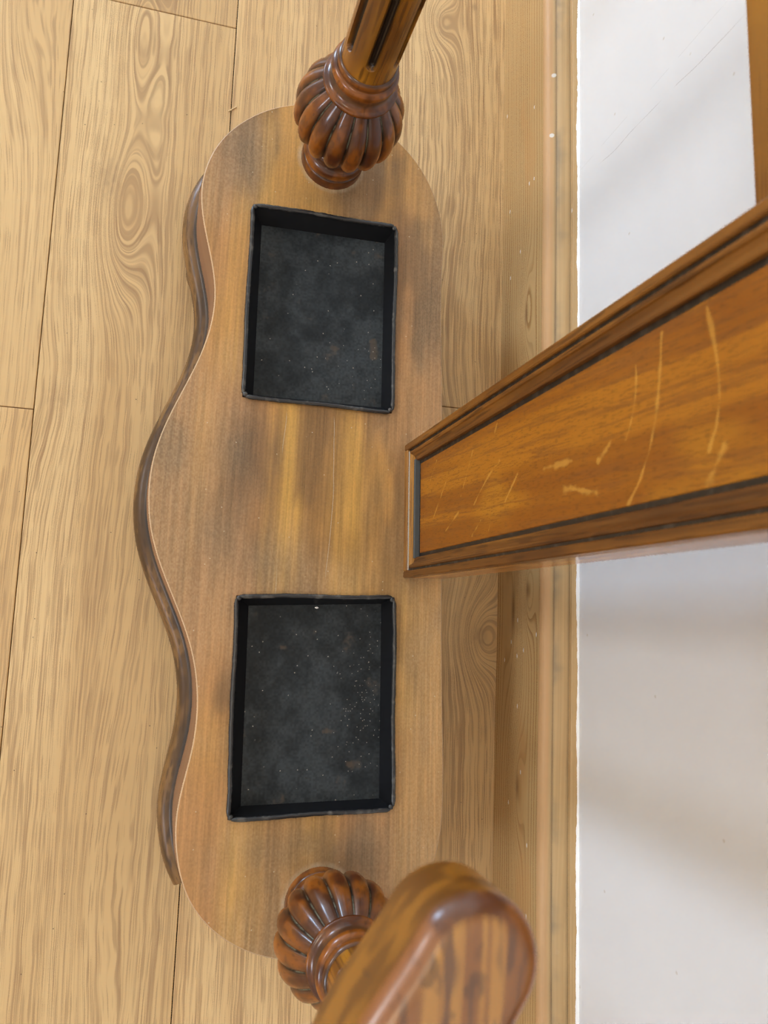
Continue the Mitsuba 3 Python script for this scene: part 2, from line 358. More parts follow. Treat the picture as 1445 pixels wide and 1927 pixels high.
def moulding_color(p, n, uv):
    g = fbm(p.x * 40, p.y * 24, p.z * 90, octaves=3)
    c = mix((0.175, 0.088, 0.030), (0.085, 0.044, 0.018), smoothstep(0.35, 0.62, g))
    c = mix(c, (0.26, 0.135, 0.045), 0.6 * smoothstep(0.56, 0.70, fbm(p.x * 60, p.y * 30, p.z * 160 + 9)))
    c = mix(c, (0.050, 0.026, 0.012), 0.5 * smoothstep(0.55, 0.8, noise(p.x * 300, p.y * 90, p.z * 900)))
    return mix(c, (0.035, 0.034, 0.034), 0.75 * smoothstep(0.0375, 0.0395, p.z))       # darker along the top, against the fascia

def dark_fill_color(p, n, uv):  # near-black fill for the post's narrow strips and the floor underlay
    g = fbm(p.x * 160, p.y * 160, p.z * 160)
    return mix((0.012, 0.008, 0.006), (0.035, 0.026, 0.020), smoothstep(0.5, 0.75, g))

def tin_color(p, n, uv):
    g = fbm(p.x * 20, p.y * 20, 3.0, octaves=4)
    f2 = noise(p.x * 500, p.y * 500)
    c = mix((0.013, 0.016, 0.018), (0.036, 0.043, 0.047), smoothstep(0.30, 0.70, 0.6 * g + 0.4 * fbm(p.x * 70, p.y * 60, 8.0))) * (0.75 + 0.5 * f2)
    rust = smoothstep(0.71, 0.86, fbm(p.x * 60, p.y * 60, 12.0, octaves=4))
    c = mix(c, (0.13, 0.085, 0.05), 0.45 * rust)
    d1, d2, w = voronoi(p.x * 230, p.y * 230)
    sp = (1 - smoothstep(0.06, 0.18, d1)) * smoothstep(0.975, 0.985, w)
    d3, d4, w2 = voronoi(p.x * 420 + 7, p.y * 420)
    clump = dr.exp(-0.5 * (dr.square((p.x - 0.205) / 0.016) + dr.square((p.y + 0.09) / 0.045))) + 0.5 * dr.exp(-0.5 * (dr.square((p.x - 0.19) / 0.02) + dr.square((p.y - 0.27) / 0.02)))
    sp2 = (1 - smoothstep(0.1, 0.25, d3)) * smoothstep(1 - 0.16 * clump, 1.005 - 0.16 * clump, w2)
    c = mix(c, (0.55, 0.50, 0.43), clamp(0.7 * sp + 0.6 * sp2))
    # the sides are jet black, the bottom is greyer
    return mix(c, (0.008, 0.008, 0.009), 1 - smoothstep(0.85, 0.97, dr.abs(n.z)))

def rim_color(p, n, uv):
    g = fbm(p.x * 130, p.y * 130, p.z * 130)
    return mix((0.014, 0.013, 0.013), (0.11, 0.10, 0.085), 0.8 * smoothstep(0.50, 0.80, g))

def tin_bump(p, n, uv):
    return fbm(p.x * 180, p.y * 180, 1.0) + 3.0 * fbm(p.x * 22, p.y * 22, 2.0)

def mat(key, color, rough, bump=None, bscale=0.0002, eps=3e-4, spec=0.5, coat=0.0, coat_rough=0.1, metallic=0.0):
    rd = color if isinstance(color, dict) else ({'type': 'rgb', 'value': list(color)} if isinstance(color, tuple) else proc(color))
    b = {'type': 'principled', 'base_color': rd, 'roughness': rough, 'specular': spec, 'metallic': metallic}
    if coat:
        b['clearcoat'] = coat; b['clearcoat_gloss'] = 1 - coat_rough
    if bump is not None:
        b = {'type': 'bumpmap', 'arbitrary': proc(bump, eps=eps), 'scale': bscale, 'bsdf': b}
    scene[key] = {'type': 'twosided', 'bsdf': b}

mat('oak_floor', floor_color, 0.42, floor_bump, 0.00012, spec=0.35)
mat('pine_wood', pine_color, 0.5, pine_bump, 0.00008, spec=0.35)
mat('wall_paint', wall_color, 0.62, wall_bump, 0.00018, eps=6e-4, spec=0.3)
mat('plain_paint', (0.74, 0.71, 0.66), 0.8)
mat('caulk_white', (0.90, 0.89, 0.86), 0.5)
mat('board_wood', board_color, 0.42, board_bump, 0.00012, spec=0.30)
mat('panel_oak', panel_color, 0.34, oak_bump('z'), 0.00006, spec=0.35)
mat('frame_oak', oak_dark('z', base=(0.110, 0.038, 0.007), light=(0.205, 0.078, 0.012), dark=(0.048, 0.016, 0.005)), 0.30, oak_bump('z'), 0.00008, spec=0.4)
mat('rail_oak', oak_dark('y', base=(0.33, 0.145, 0.018), light=(0.42, 0.20, 0.03), dark=(0.13, 0.045, 0.008)), 0.30, oak_bump('y'), 0.00008, spec=0.4)
mat('sill_oak', oak_dark('y', base=(0.20, 0.085, 0.02), light=(0.36, 0.16, 0.03)), 0.30, oak_bump('y'), 0.00008, spec=0.4)
mat('dust_grey', (0.075, 0.077, 0.073), 0.7, spec=0.2)
mat('old_glue', (0.55, 0.50, 0.42), 0.6, spec=0.2)
mat('shaft_oak', oak_dark('z', base=(0.30, 0.115, 0.018), light=(0.42, 0.19, 0.035)), 0.22, oak_bump('z'), 0.00006, spec=0.55, coat=0.5)
mat('moulding_oak', moulding_color, 0.34, None, spec=0.32)
mat('fascia_oak', oak_dark('y', base=(0.25, 0.115, 0.05), light=(0.33, 0.16, 0.075)), 0.4)
mat('arm_oak', arm_color, 0.26, None, spec=0.5, coat=0.5)
mat('tin_black', tin_color, 0.38, tin_bump, 0.00010, spec=0.22)
mat('tin_rim', rim_color, 0.30, tin_bump, 0.0001, spec=0.7)
mat('dark_fill', dark_fill_color, 0.45)
mat('carved_oak', carved_color, 0.22, None, spec=0.5, coat=0.3, coat_rough=0.05)
mat('shaft_flute', shaft_color, 0.26, None, spec=0.38)
mat('side_oak', oak_dark('z'), 0.10, None, spec=0.6, coat=0.8, coat_rough=0.03)

# ------------------------------------------------------------------ the room
XF, XW = 0.395, 0.417            # face of the skirting, plane of the wall
RX0, RY0, RY1, RZ = -2.6, -2.9, 4.9, 2.45
# floor: a dark underlay and the boards, each board of its own
add('floor', box(RX0, XF + 0.01, RY0, RY1, -0.02, -0.009), 'dark_fill', smooth=False)
struct('floor', 'pale oak plank floor')
GAP = 0.0009
n_col = int(math.ceil((PX0 - RX0) / PW))
for c in range(-n_col, 3):
    xa, xb = PX0 + c * PW, PX0 + (c + 1) * PW
    xa, xb = max(xa, RX0 + 0.002), min(xb, XF + 0.006)
    base = {-1: 0.2115, 0: 0.7155, 1: 0.08, 2: -0.95}.get(c, 0.35 * ((c * 5) % 4))
    ys = sorted({RY0, RY1} | {base + k * 1.215 for k in range(-4, 5) if RY0 + .02 < base + k * 1.215 < RY1 - .02})
    for ya, yb in zip(ys[:-1], ys[1:]):
        add('floor__plank', box(xa + GAP / 2, xb - GAP / 2, ya + GAP / 2, yb - GAP / 2, -0.009, 0.0, 0.0006), 'oak_floor', smooth=False)

add('wall_right', box(XW, XW + 0.1, RY0, RY1, 0, RZ), 'wall_paint', smooth=False)
struct('wall_right', 'white painted plaster wall above the pine skirting')
add('ceiling', box(RX0, XW, RY0, RY1, RZ, RZ + 0.05), 'plain_paint', smooth=False)
struct('ceiling', 'plain white ceiling')
# outer wall with two windows, far to the left of the frame
W1Y0, W1Y1, W1Z0, W1Z1 = 3.15, 4.15, 0.45, 1.60
W2Y0, W2Y1, W2Z0, W2Z1 = 0.55, 1.20, 1.55, 2.20
W3Y0, W3Y1, W3Z0, W3Z1 = -1.75, -1.10, 1.30, 2.10
ycuts = [RY0, W3Y0, W3Y1, W2Y0, W2Y1, W1Y0, W1Y1, RY1]
pieces = [box(RX0 - 0.12, RX0, ycuts[k], ycuts[k + 1], 0, RZ) for k in (0, 2, 4, 6)]
for y0, y1, z0, z1 in ((W3Y0, W3Y1, W3Z0, W3Z1), (W1Y0, W1Y1, W1Z0, W1Z1), (W2Y0, W2Y1, W2Z0, W2Z1)):
    pieces += [box(RX0 - 0.12, RX0, y0, y1, 0, z0), box(RX0 - 0.12, RX0, y0, y1, z1, RZ)]
add('wall_left', trimesh.util.concatenate(pieces), 'plain_paint', smooth=False)
struct('wall_left', 'plain outer wall with three windows')
add('wall_back', box(RX0, XW, RY1, RY1 + 0.1, 0, RZ), 'plain_paint', smooth=False)
struct('wall_back', 'plain end wall of the hall')
add('wall_front', box(RX0, XW, RY0 - 0.1, RY0, 0, RZ), 'plain_paint', smooth=False)
struct('wall_front', 'plain wall behind the photographer')

def window(key, axis, at, a0, a1, z0, z1, rgb, power, label):
    def b(p0, p1, d0, d1, q0, q1):
        return box(p0, p1, d0, d1, q0, q1) if axis == 'y' else box(d0, d1, p0, p1, q0, q1)
    f = 0.035
    zm = (z0 + z1) / 2
    add(key, trimesh.util.concatenate([b(a0, a0 + f, at, at + .06, z0, z1), b(a1 - f, a1, at, at + .06, z0, z1), b(a0 + f, a1 - f, at, at + .06, z0, z0 + f),
        b(a0 + f, a1 - f, at, at + .06, z1 - f, z1), b(a0 + f, a1 - f, at, at + .06, zm - .02, zm + .02)]), 'plain_paint', smooth=False)
    struct(key, label)
    d = at + 0.03
    if axis == 'y':
        v = [(a0, d, z0), (a1, d, z0), (a1, d, z1), (a0, d, z1)]; fc = [[0, 1, 2], [0, 2, 3]]
    else:
        v = [(d, a0, z0), (d, a1, z0), (d, a1, z1), (d, a0, z1)]; fc = [[0, 1, 2], [0, 2, 3]]
    scene[key + '__pane'] = mikit.ply(tm(v, fc), {'type': 'diffuse', 'reflectance': {'type': 'rgb', 'value': 0.1}}, smooth=False)
    scene[key + '__pane']['emitter'] = {'type': 'area', 'radiance': {'type': 'rgb', 'value': [power * k for k in rgb]}}
window('window_1', 'x', RX0 - 0.06, W1Y0, W1Y1, W1Z0, W1Z1, WINDOW_1, WINDOW_1_POWER, 'window with blue daylight behind it')
window('window_2', 'x', RX0 - 0.06, W2Y0, W2Y1, W2Z0, W2Z1, WINDOW_2, WINDOW_2_POWER, 'window with daylight behind it')
window('window_3', 'x', RX0 - 0.06, W3Y0, W3Y1, W3Z0, W3Z1, WINDOW_3, WINDOW_3_POWER, 'window with cool daylight behind it')

# opal lamp under the ceiling
lamp = trimesh.creation.icosphere(3, 0.12); lamp.apply_scale([1, 1, 0.6]); lamp.apply_translation([*LAMP_AT, RZ - 0.10])
add('ceiling_lamp__base', lathe([(0.0, RZ), (0.07, RZ), (0.07, RZ - 0.02), (0.05, RZ - 0.035), (0.0, RZ - 0.035)][::-1], *LAMP_AT, 32), 'caulk_white')
scene['ceiling_lamp__shade'] = mikit.ply(lamp, {'type': 'diffuse', 'reflectance': {'type': 'rgb', 'value': 0.5}}, smooth=True)
scene['ceiling_lamp__shade']['emitter'] = {'type': 'area', 'radiance': {'type': 'rgb', 'value': [LAMP_POWER * k for k in LAMP]}}
labels['ceiling_lamp'] = {'label': 'round opal lamp fixed under the ceiling', 'category': 'lamp'}

# skirting: flat board, bead, quirk, cove and fillet; profile (x, z)
prof = [(XW, 0.0), (XF, 0.0), (XF, 0.1195)]
prof += [(XF + 0.0012, 0.1200), (XF + 0.0012, 0.1215)] + arc((XF + 0.0010, 0.1310), 0.0088, 245, 110, 10) + [(XF + 0.0020, 0.1412), (XF + 0.0034, 0.1420), (XF + 0.0022, 0.1434)]
prof += [(XF + 0.003, 0.1440), (XF + 0.0055, 0.1462), (XF + 0.009, 0.1486), (XF + 0.0125, 0.1503), (XF + 0.0150, 0.1510), (XF + 0.0166, 0.1516), (XF + 0.0152, 0.1525)]
prof += [(XF + 0.0152, 0.1570), (XF + 0.0165, 0.1585), (XW, 0.1600)]
p = np.array(prof)
ys = np.linspace(RY0, RY1, 240)
wav = 0.0006 * np.sin(ys * 5.1) + 0.0004 * np.sin(ys * 13 + 1)
P = np.stack([np.broadcast_to(p[:, 0], (len(ys), len(p))) + wav[:, None] * (p[:, 0] < XW - 0.001), np.broadcast_to(ys[:, None], (len(ys), len(p))), np.broadcast_to(p[:, 1], (len(ys), len(p)))], -1)
add('baseboard_right', grid_mesh(P), 'pine_wood', smooth=35)
struct('baseboard_right', 'stripped pine skirting board with a beaded top edge')
# uneven line of filler between the skirting and the wall
ys = np.linspace(-0.6, 1.1, 700)
w = 0.0022 + 0.0008 * np.sin(ys * 31) * np.sin(ys * 17 + 2) + 0.0006 * rng.standard_normal(700) * (rng.random(700) > 0.6)
w = np.convolve(np.clip(w, 0.0006, 0.004), np.ones(3) / 3, 'same')
P = np.stack([np.stack([np.full(700, XW + .0004), ys, np.full(700, 0.1600) + 0.8 * w], -1), np.stack([XW - 0.6 * w, ys, 0.1600 + 0.5 * w], -1), np.stack([XW - w, ys, np.full(700, 0.1590)], -1)], 1)
add('baseboard_right__filler', grid_mesh(P, flip=True), 'caulk_white', smooth=60)
labels['baseboard_right__filler'] = {'label': 'uneven white line of filler along the top edge'}

# ------------------------------------------------------------------ the stand
HB = 0.115                       # top of its base
OUT = [(0.0991, 0.5501), (0.0825, 0.5444), (0.0670, 0.5372), (0.0561, 0.5292), (0.0447, 0.5169), (0.0307, 0.5038), (0.0188, 0.4871), (0.0110, 0.4670), (0.0068, 0.4483),
       (0.0061, 0.4322), (0.0073, 0.4189), (0.0112, 0.3962), (0.0170, 0.3722), (0.0229, 0.3500), (0.0257, 0.3275), (0.0261, 0.3124), (0.0253, 0.2972), (0.0227, 0.2818),
       (0.0205, 0.2695), (0.0128, 0.2459), (0.0023, 0.2218), (-0.0065, 0.2009), (-0.0142, 0.1777), (-0.0201, 0.1557), (-0.0234, 0.1308), (-0.0236, 0.1101), (-0.0212, 0.0894),
       (-0.0172, 0.0725), (-0.0112, 0.0523), (-0.0020, 0.0271), (0.0075, 0.0070), (0.0181, -0.0145), (0.0261, -0.0345), (0.0317, -0.0579), (0.0360, -0.0850), (0.0358, -0.1057),
       (0.0332, -0.1270), (0.0288, -0.1484), (0.0247, -0.1710), (0.0232, -0.1935), (0.0240, -0.2092), (0.0269, -0.2286), (0.0310, -0.2480), (0.0399, -0.2669), (0.0523, -0.2849),
       (0.0697, -0.3000), (0.0867, -0.3108), (0.1037, -0.3179), (0.1200, -0.3229), (0.150, -0.327), (0.182, -0.3235), (0.214, -0.3125), (0.244, -0.2940), (0.266, -0.2700),
       (0.2795, -0.2430), (0.2862, -0.2150), (0.2878, -0.180), (0.2850, -0.10), (0.2822, 0.0), (0.2796, 0.10), (0.2768, 0.20), (0.2742, 0.30), (0.2722, 0.38),
       (0.2708, 0.430), (0.2655, 0.4624), (0.2555, 0.4875), (0.2429, 0.5063), (0.2267, 0.5227), (0.2125, 0.5330), (0.186, 0.5468), (0.157, 0.5545), (0.128, 0.5553)]
outline = ccw(closed_spline(OUT, 460, s=2e-5))
THETA = math.atan(0.0185)        # the stand is a touch out of line with the wall
RZM = np.array([[math.cos(THETA), -math.sin(THETA), 0], [math.sin(THETA), math.cos(THETA), 0], [0, 0, 1]])
ORG = np.array([0.2364, 0.1131, 0.0])
def stand(mesh):
    """From the post's own frame (x' depth from its front, y' along the stand) to the room."""
    m = mesh.copy(); m.vertices = m.vertices @ RZM.T + ORG
    return m

# drip trays: rims are quads in plan
TRAYS = [dict(rim=[(0.0597, 0.4255), (0.2165, 0.4275), (0.2187, 0.2175), (0.0608, 0.2181)], pan=[(0.0715, 0.4145), (0.2090, 0.4172), (0.2118, 0.2273), (0.0730, 0.2262)]),
         dict(rim=[(0.0667, 0.0165), (0.2279, 0.0211), (0.2334, -0.1897), (0.0709, -0.1950)], pan=[(0.0808, 0.0075), (0.2196, 0.0145), (0.2245, -0.1837), (0.0842, -0.1872)])]
# board with the two openings
board = to_manifold(loft(outline, [(0.002, 0.030), (0.002, HB - 0.022), (0.0, HB - 0.0012), (-0.0004, HB - 0.0004), (-0.0012, HB)]))
for t in TRAYS:
    q = ccw(np.array(t['rim'])); c = q.mean(0)
    q = c + (q - c) * 1.004
    cut = m3.CrossSection([q.tolist()]).extrude(0.06).translate([0, 0, HB - 0.03])
    board = board - cut
bm = board.to_mesh()
add('hall_stand__base_board', tm(bm.vert_properties[:, :3], bm.tri_verts), 'board_wood', smooth=25)
labels['hall_stand__base_board'] = {'label': 'worn brown base board with a wavy front edge and two tray openings'}
# half-round moulding along the front and round the ends, mitred off at the back
d0 = np.argmin(np.linalg.norm(outline - np.array([0.0420, -0.2700]), axis=1))
o2 = np.roll(outline, -d0, 0)
d1 = np.argmin(np.linalg.norm(o2 - np.array([0.040, 0.5130]), axis=1))
side_a, side_b = o2[:d1 + 1], np.vstack([o2[d1:], o2[:1]])
front = side_a if side_a[:, 0].mean() < side_b[:, 0].mean() else side_b
Nn = normals2(front, closed=False)
mp = [(-0.004, 0.0420), (0.0018, 0.0420), (0.0030, 0.0395)] + arc((0.0045, 0.0255), 0.0128, 85, -80, 14) + [(0.0030, 0.0115), (-0.004, 0.0110)]
P = np.array([np.c_[front + o * Nn, np.full(len(front), z)] for o, z in mp])
mm = grid_mesh(P, flip=True)
caps = []
for e in (0, -1):
    q = P[:, e]; cidx = len(q)
    caps.append(tm(np.vstack([q, q.mean(0)]), [[i, (i + 1) % cidx, cidx] for i in range(cidx)]))
add('hall_stand__base_moulding', trimesh.util.concatenate([mm] + caps), 'moulding_oak', smooth=50)
labels['hall_stand__base_moulding'] = {'label': 'dark half-round moulding following the wavy front edge'}
for fx, fy in ((0.0245, 0.385), (0.043, -0.222), (0.245, 0.44), (0.255, -0.20)):
    add('hall_stand__foot', lathe([(0, 0.0), (0.020, 0.0), (0.025, 0.004), (0.028, 0.012), (0.027, 0.022), (0.022, 0.031), (0, 0.031)], fx, fy, 40), 'moulding_oak')

# ---- columns
ARM_Z0, ARM_Z1 = 0.598, 0.641
def column(cx, cy, phase_flute, phase_lobe):
    K = 'hall_stand__column' if 'hall_stand__column__ring' not in scene else 'hall_stand__column_001'
    b = HB
    dark_tone = lambda m, v: np.c_[np.clip(v, 0, 1), m.vertices[:, 2]]  # uv.x: weight of the dark tone, strongest in valleys, neck and coves
    # base ring and neck
    pr = [(0.0338, b - 0.001), (0.0338, b + 0.010), (0.0325, b + 0.0118), (0.0318, b + 0.0122)]
    pr += arc((0.0255, b + 0.0205), 0.0090, -60, 80, 14) + [(0.0245, b + 0.0300), (0.0230, b + 0.0320), (0.0225, b + 0.0400)]
    m = lathe(pr, cx, cy)
    pz = m.vertices[:, 2]
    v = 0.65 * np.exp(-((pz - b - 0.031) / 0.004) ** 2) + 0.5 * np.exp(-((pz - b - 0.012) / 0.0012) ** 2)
    add(f'{K}__ring', m, 'carved_oak', smooth=True, uv=dark_tone(m, v))
    # gadrooned bulb: a smooth core with sixteen swelling lobes
    nz, nth, NL = 110, 640, 16
    z0, z1 = b + 0.036, b + 0.131
    t = np.linspace(0, 1, nz)
    z = z0 + (z1 - z0) * t
    core = np.interp(t, [0, .06, .14, .25, .4, .55, .7, .82, .92, 1.0], [.0215, .0268, .0338, .0404, .0449, .0461, .0442, .0393, .0324, .0260])
    core = np.convolve(np.pad(core, 5, mode='edge'), np.ones(11) / 11, 'valid')
    th = np.linspace(0, 2 * np.pi, nth, endpoint=False)
    u = (((th - phase_lobe) / (2 * np.pi) * NL) % 1.0) * 2 - 1
    dome = np.sqrt(np.clip(1 - (0.985 * np.abs(u)) ** 2.2, 0, 1))
    tb = 0.20 + 0.09 * np.abs(u) ** 2.5                                       # rounded noses below
    env = np.sqrt(np.clip((t[:, None] - tb[None]) / 0.10, 0, 1)) ** 0.9
    env = np.where(t[:, None] > tb[None] + 0.10, 1.0, env)
    amp = np.interp(t, [0.15, .35, .5, .65, .85, 1.0], [.0088, .0092, .0090, .0082, .0062, .0044])
    r = core[:, None] + amp[:, None] * env * dome[None]
    m = polar(r, z, cx, cy)
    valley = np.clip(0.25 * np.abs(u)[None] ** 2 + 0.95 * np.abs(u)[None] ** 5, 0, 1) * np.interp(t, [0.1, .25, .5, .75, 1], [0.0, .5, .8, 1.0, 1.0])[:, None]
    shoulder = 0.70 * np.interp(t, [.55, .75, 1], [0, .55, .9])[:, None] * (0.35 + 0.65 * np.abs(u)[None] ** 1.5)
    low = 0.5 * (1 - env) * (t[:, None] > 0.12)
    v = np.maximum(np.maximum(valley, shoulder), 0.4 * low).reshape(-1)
    add(f'{K}__gadrooned_bulb', m, 'carved_oak', smooth=True, uv=dark_tone(m, v))
    # collar: flange, cove, torus and fillet
    pr = [(0.0262, b + 0.1285), (0.0330, b + 0.1288), (0.0350, b + 0.1298), (0.0360, b + 0.1318), (0.0358, b + 0.1334), (0.0350, b + 0.1343), (0.0340, b + 0.1344)]
    pr += [(0.0325, b + 0.1350), (0.0308, b + 0.1362), (0.0294, b + 0.1382), (0.0286, b + 0.1410), (0.0284, b + 0.1440)] + arc((0.0262, b + 0.1505), 0.0056, -62, 70, 12)
    pr += [(0.0278, b + 0.1558), (0.0276, b + 0.1580), (0.0283, b + 0.1595), (0.0282, b + 0.1625), (0.0268, b + 0.1640), (0.0256, b + 0.1645)]
    m = lathe(pr, cx, cy)
    pz = m.vertices[:, 2]
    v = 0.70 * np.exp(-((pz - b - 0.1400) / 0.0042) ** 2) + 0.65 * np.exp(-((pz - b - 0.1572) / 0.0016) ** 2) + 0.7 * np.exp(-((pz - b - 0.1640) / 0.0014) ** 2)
    add(f'{K}__collar', m, 'carved_oak', smooth=True, uv=dark_tone(m, v))
    # shaft with six flutes, rounded where they stop
    zs = np.r_[b + 0.160, np.linspace(b + 0.176, b + 0.200, 26), np.linspace(b + 0.21, ARM_Z0 - 0.07, 20), np.linspace(ARM_Z0 - 0.06, ARM_Z0 - 0.036, 14), ARM_Z0 - 0.02]
    nth, NF, R = 480, 6, 0.0254
    th = np.linspace(0, 2 * np.pi, nth, endpoint=False)
    wv = (((th - phase_flute) / (2 * np.pi) * NF + 0.5) % 1.0 - 0.5) / NF * 2 * np.pi * R          # arc distance to the nearest flute
    hw = 0.0047
    zb, zt = b + 0.1815 + hw, ARM_Z0 - 0.045
    dz = np.maximum(np.maximum(zb - zs, zs - zt), 0)
    q = np.sqrt(wv[None] ** 2 + dz[:, None] ** 2) / hw
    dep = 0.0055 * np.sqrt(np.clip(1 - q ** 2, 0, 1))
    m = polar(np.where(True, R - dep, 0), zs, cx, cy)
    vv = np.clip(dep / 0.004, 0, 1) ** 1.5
    # the flutes turn near black with depth
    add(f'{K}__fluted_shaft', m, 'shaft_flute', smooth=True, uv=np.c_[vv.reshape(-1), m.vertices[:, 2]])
    pr = [(0.0250, ARM_Z0 - 0.032), (0.0300, ARM_Z0 - 0.030), (0.0315, ARM_Z0 - 0.026), (0.0300, ARM_Z0 - 0.022), (0.0260, ARM_Z0 - 0.020), (0.0250, ARM_Z0 - 0.012), (0.0290, ARM_Z0 - 0.008), (0.0300, ARM_Z0), (0, ARM_Z0)]
    m = lathe(pr, cx, cy)
    add(f'{K}__capital', m, 'carved_oak', smooth=True, uv=np.c_[np.zeros(len(m.vertices)), m.vertices[:, 2]])

column(0.1416, 0.4933, math.radians(-97), math.radians(-95))
column(0.1627, -0.2760, math.radians(83), math.radians(128))

# ---- post: carcass, front frame and sunk panel
PD, PH, PT = 0.0445, 0.0710, 1.78
post = 'hall_stand__post'
SF = 0.010                                        # depth of the panel behind the face
add(f'{post}__carcass', stand(box(SF, PD, -PH, PH, HB - 0.002, PT, 0.0008)), 'side_oak' if 'side_oak' in scene else 'frame_oak', smooth=False)
SW = 0.0068
for s in (-1, 1):
    y0, y1 = sorted((s * PH, s * (PH - SW)))
    add(f'{post}__stile', stand(box(0, SF + 0.0005, y0, y1, HB - 0.002, PT, 0.0009)), 'frame_oak', smooth=False)
add(f'{post}__bottom_rail', stand(box(0, SF + 0.0005, -PH + SW, PH - SW, HB - 0.002, HB + 0.0095, 0.0009)), 'sill_oak', smooth=False)
add(f'{post}__top_rail', stand(box(0, SF + 0.0005, -PH + SW, PH - SW, PT - 0.02, PT, 0.0009)), 'rail_oak', smooth=False)
# panel moulding: (inset from the stile, height above the panel)
mpf = [(0.0020, 0.0), (0.0020, 0.0066), (0.0030, 0.0080), (0.0046, 0.0084), (0.0060, 0.0076), (0.0066, 0.0062), (0.0080, 0.0050), (0.0100, 0.0044), (0.0120, 0.0046), (0.0134, 0.0040), (0.0138, 0.0028), (0.0138, 0.0)]
yo, zo = PH - SW, HB + 0.0095
P = np.array([[(SF - h, yo - w, PT - 0.02), (SF - h, yo - w, zo + w), (SF - h, -yo + w, zo + w), (SF - h, -yo + w, PT - 0.02)] for w, h in mpf])
for k in range(3):
    seg = P[:, k:k + 2]
    n = 40 if k != 1 else 12
    s = np.linspace(0, 1, n)[None, :, None]
    add(f'{post}__panel_moulding', stand(grid_mesh(seg[:, :1] * (1 - s) + seg[:, 1:] * s)), 'sill_oak' if k == 1 else 'frame_oak', smooth=25)
gw = 0.0175
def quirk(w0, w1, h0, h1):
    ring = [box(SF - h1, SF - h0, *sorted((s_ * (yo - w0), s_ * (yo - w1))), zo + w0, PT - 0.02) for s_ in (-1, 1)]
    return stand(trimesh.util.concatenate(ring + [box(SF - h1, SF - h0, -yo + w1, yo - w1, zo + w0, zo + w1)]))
add(f'{post}__dark_quirk', quirk(0.0, 0.0024, 0.0, 0.0072), 'dark_fill', smooth=False)  # near-black strip filling the groove beside the stile
add(f'{post}__dark_quirk', quirk(0.0138, 0.0176, -0.0004, 0.0006), 'dark_fill', smooth=False)  # dark strip stands in for the shadow between moulding and panel
add(f'{post}__panel', stand(box(SF - 0.0010, SF + 0.001, -yo + gw, yo - gw, zo + gw, PT - 0.036, 0.0006)), 'panel_oak', smooth=False)
labels[f'{post}__panel'] = {'label': 'orange oak panel with pale ray flecks'}
add(f'{post}__ledge', stand(box(SF - 0.0058, SF, -yo + 0.0125, yo - 0.0125, zo + 0.0100, zo + 0.0142, 0.0005)), 'dust_grey', smooth=False)
labels[f'{post}__ledge'] = {'label': 'grey dusty ledge below the panel'}
add(f'{post}__glue_line', stand(box(SF - 0.0085, SF - 0.006, -yo + 0.001, yo - 0.002, zo - 0.0004, zo + 0.0003)), 'old_glue', smooth=False)
labels[f'{post}__glue_line'] = {'label': 'thin white line of old glue'}
# cap
add(f'{post}__cap', stand(box(-0.012, PD + 0.004, -PH - 0.012, PH + 0.012, PT, PT + 0.022, 0.004)), 'rail_oak', smooth=False)

# ---- rails from the post to the ends, at the back
for s in (-1, 1):
    y0, y1 = (PH, 0.425) if s > 0 else (-0.425, -PH)
    add('hall_stand__cross_rail', stand(box(0.029, PD, y0, y1, 0.601, 0.705, 0.0015)), 'rail_oak', smooth=False)

# ---- curled arms: from the rail over each column to a rounded scroll end
YC = 0.1087
def arm(mirror):
    pts = np.array([(0.1100, -0.1165), (0.0968, -0.135), (0.0815, -0.160), (0.078, -0.195), (0.092, -0.232), (0.122, -0.260), (0.1627, -0.276), (0.21, -0.289), (0.262, -0.300)])
    if mirror:
        pts[:, 1] = 2 * YC - pts[:, 1]
        pts[:, 0] -= 0.0142 + 0 * pts[:, 0]
    tck, _ = splprep(pts.T, s=0, k=3)
    q = np.array(splev(np.linspace(0, 1, 60), tck)).T
    poly = sg.LineString(q).buffer(0.0242, quad_segs=24)
    o = np.array(poly.exterior.coords)[:-1]
    L = np.r_[0, np.cumsum(np.linalg.norm(np.diff(np.vstack([o, o[:1]]), axis=0), axis=1))]
    oo = np.vstack([o, o[:1]]); w = np.linspace(0, L[-1], 300, endpoint=False)
    o = ccw(np.stack([np.interp(w, L, oo[:, 0]), np.interp(w, L, oo[:, 1])], 1))
    rr = 0.0110
    rb = 0.004
    pr = [(-rb + rb * math.sin(a), ARM_Z0 + rb - rb * math.cos(a)) for a in np.radians(np.linspace(0, 90, 8))]
    pr += [(-rr + rr * math.cos(a), ARM_Z1 - rr * 0.9 + rr * 0.9 * math.sin(a)) for a in np.radians(np.linspace(0, 90, 14))]
    add('hall_stand__arm', loft(o, pr), 'arm_oak', smooth=50)
arm(False); arm(True)
labels['hall_stand__arm'] = {'label': 'curled oak arm with a rounded end close to the camera'}
labels['hall_stand'] = {'label': 'antique oak umbrella stand with carved columns, panelled post and wavy base board', 'category': 'umbrella stand'}

# ------------------------------------------------------------------ drip trays
def dense(q, n=40):
    q = np.array(q, float)
    return np.vstack([q[k] + (q[(k + 1) % 4] - q[k]) * np.linspace(0, 1, n, endpoint=False)[:, None] for k in range(4)])

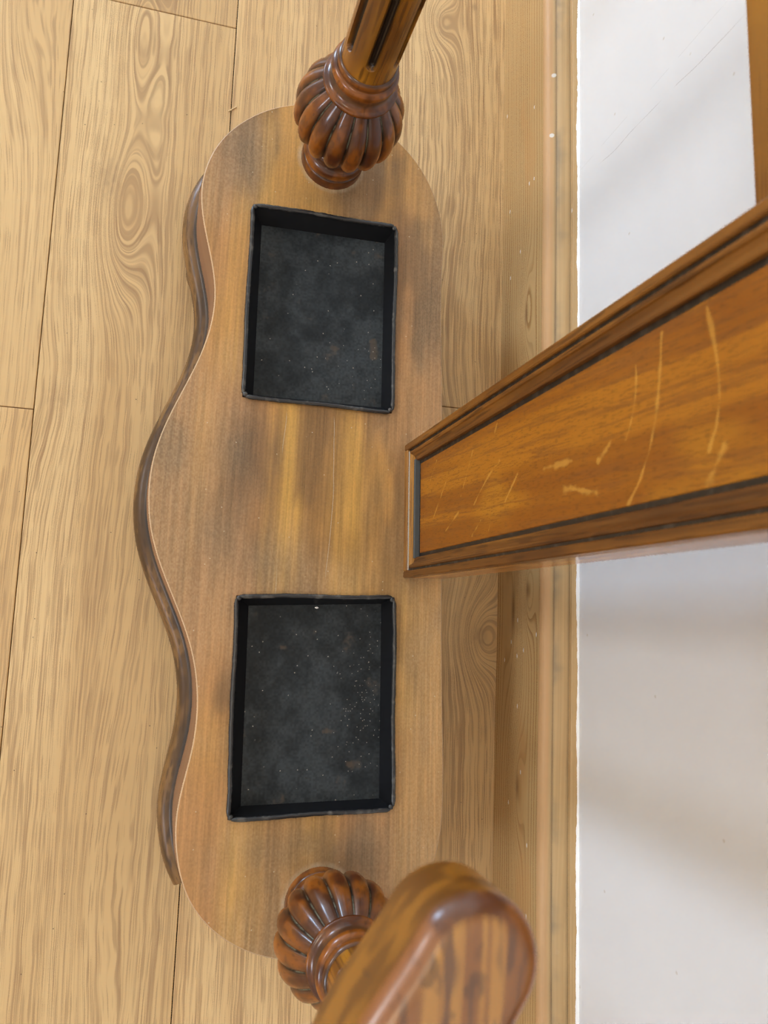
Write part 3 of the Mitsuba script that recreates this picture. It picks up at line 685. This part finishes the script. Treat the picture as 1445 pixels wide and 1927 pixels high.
def tray(t, key, label):
    rim, pan = np.array(t['rim']), np.array(t['pan'])
    if not sg.Polygon(rim).exterior.is_ccw:
        rim, pan = rim[::-1], pan[::-1]
    n = 40
    R_, B_ = dense(rim, n), dense(pan, n)
    wob = 0.0004 * np.sin(np.arange(4 * n) * 0.37) + 0.0003 * rng.standard_normal(4 * n)
    zt, zb = HB + 0.0030, HB - 0.0175
    rows = [np.c_[R_, np.full(4 * n, zt)]]
    for s in (0.5, 1.0):
        rows.append(np.c_[R_ * (1 - s) + B_ * s, np.full(4 * n, zt + (zb - zt) * s)])
    # gently uneven sheet bottom
    c = B_.mean(0)
    for s in (0.93, 0.8, 0.6, 0.4, 0.2):
        q = c + (B_ - c) * s
        rows.append(np.c_[q, zb + 0.0006 * (1 - s) + 0.0003 * np.sin(q[:, 0] * 60) * np.sin(q[:, 1] * 45)])
    rows.append(np.repeat([[c[0], c[1], zb + 0.0006]], 4 * n, 0))
    add(f'{key}__pan', grid_mesh(np.array(rows), wrap_v=True), 'tin_black', smooth=35)
    # wired edge: four rolled lengths with clipped corners
    d = R_ - c
    for k in range(4):
        a, b_ = rim[k], rim[(k + 1) % 4]
        e = (b_ - a) / np.linalg.norm(b_ - a)
        a2, b2 = a + e * 0.003, b_ - e * 0.003
        s = np.linspace(0, 1, 44)
        path = a2 + (b2 - a2) * s[:, None]
        nrm = np.array([e[1], -e[0]])
        path = path + nrm * (0.0005 * np.sin(s * 9 + k) + 0.00012 * rng.standard_normal(44))[:, None]
        rad = 0.0024 + 0.0001 * np.sin(s * 33 + 2 * k) + 0.00005 * rng.standard_normal(44)
        rad[0] = rad[-1] = 0.0012
        ang = np.linspace(0, 2 * np.pi, 12, endpoint=False)
        P = np.stack([np.c_[path + nrm * (rad * 0.95 * math.cos(g))[:, None], HB + 0.0030 + rad * 0.9 * math.sin(g)] for g in ang], 1)
        add(f'{key}__rim', grid_mesh(P, wrap_v=True), 'tin_rim', smooth=True)
    for k in range(4):
        q = trimesh.creation.icosphere(2, 0.0027); q.apply_scale([1, 1, 0.8])
        a, b_, z_ = rim[k], rim[(k + 1) % 4], rim[k - 1]
        pos = a + 0.0022 * ((b_ - a) / np.linalg.norm(b_ - a) + (z_ - a) / np.linalg.norm(z_ - a))
        q.apply_translation([*pos, HB + 0.0028])
        add(f'{key}__corner', q, 'tin_rim', smooth=True)
    labels[key] = {'label': label, 'category': 'tray', 'group': 'drip trays in the stand base'}
tray(TRAYS[0], 'drip_tray', 'black tin drip tray in the base beside the column with the fluted shaft showing')
tray(TRAYS[1], 'drip_tray_001', 'black tin drip tray with pale specks, in the base beside the curled arm')

# ------------------------------------------------------------------ bits of debris
mat('splinter', (0.62, 0.45, 0.24), 0.7)
CHIP, SPL = (0.1505, 0.0080), ((0.0323, 0.6033), (0.0414, 0.6109))
q = trimesh.creation.icosphere(2, 1.0); q.apply_scale([0.0019, 0.0011, 0.0006])
q.vertices *= 1 + 0.18 * np.sin(q.vertices[:, :1] * 2900 + 1); q.apply_translation([CHIP[0], CHIP[1], HB - 0.0166])
add('paint_flake', q, 'caulk_white', smooth=False)
labels['paint_flake'] = {'label': 'tiny white paint flake lying in the black tray beside the curled arm', 'category': 'flake'}
a, b_ = np.array([*SPL[0], 0.0008]), np.array([*SPL[1], 0.0010])
q = trimesh.creation.cylinder(0.0008, segment=[a, b_], sections=7)
add('wood_splinter', q, 'splinter', smooth=False)
labels['wood_splinter'] = {'label': 'small pale wood splinter on the plank joint above the wavy base', 'category': 'splinter'}
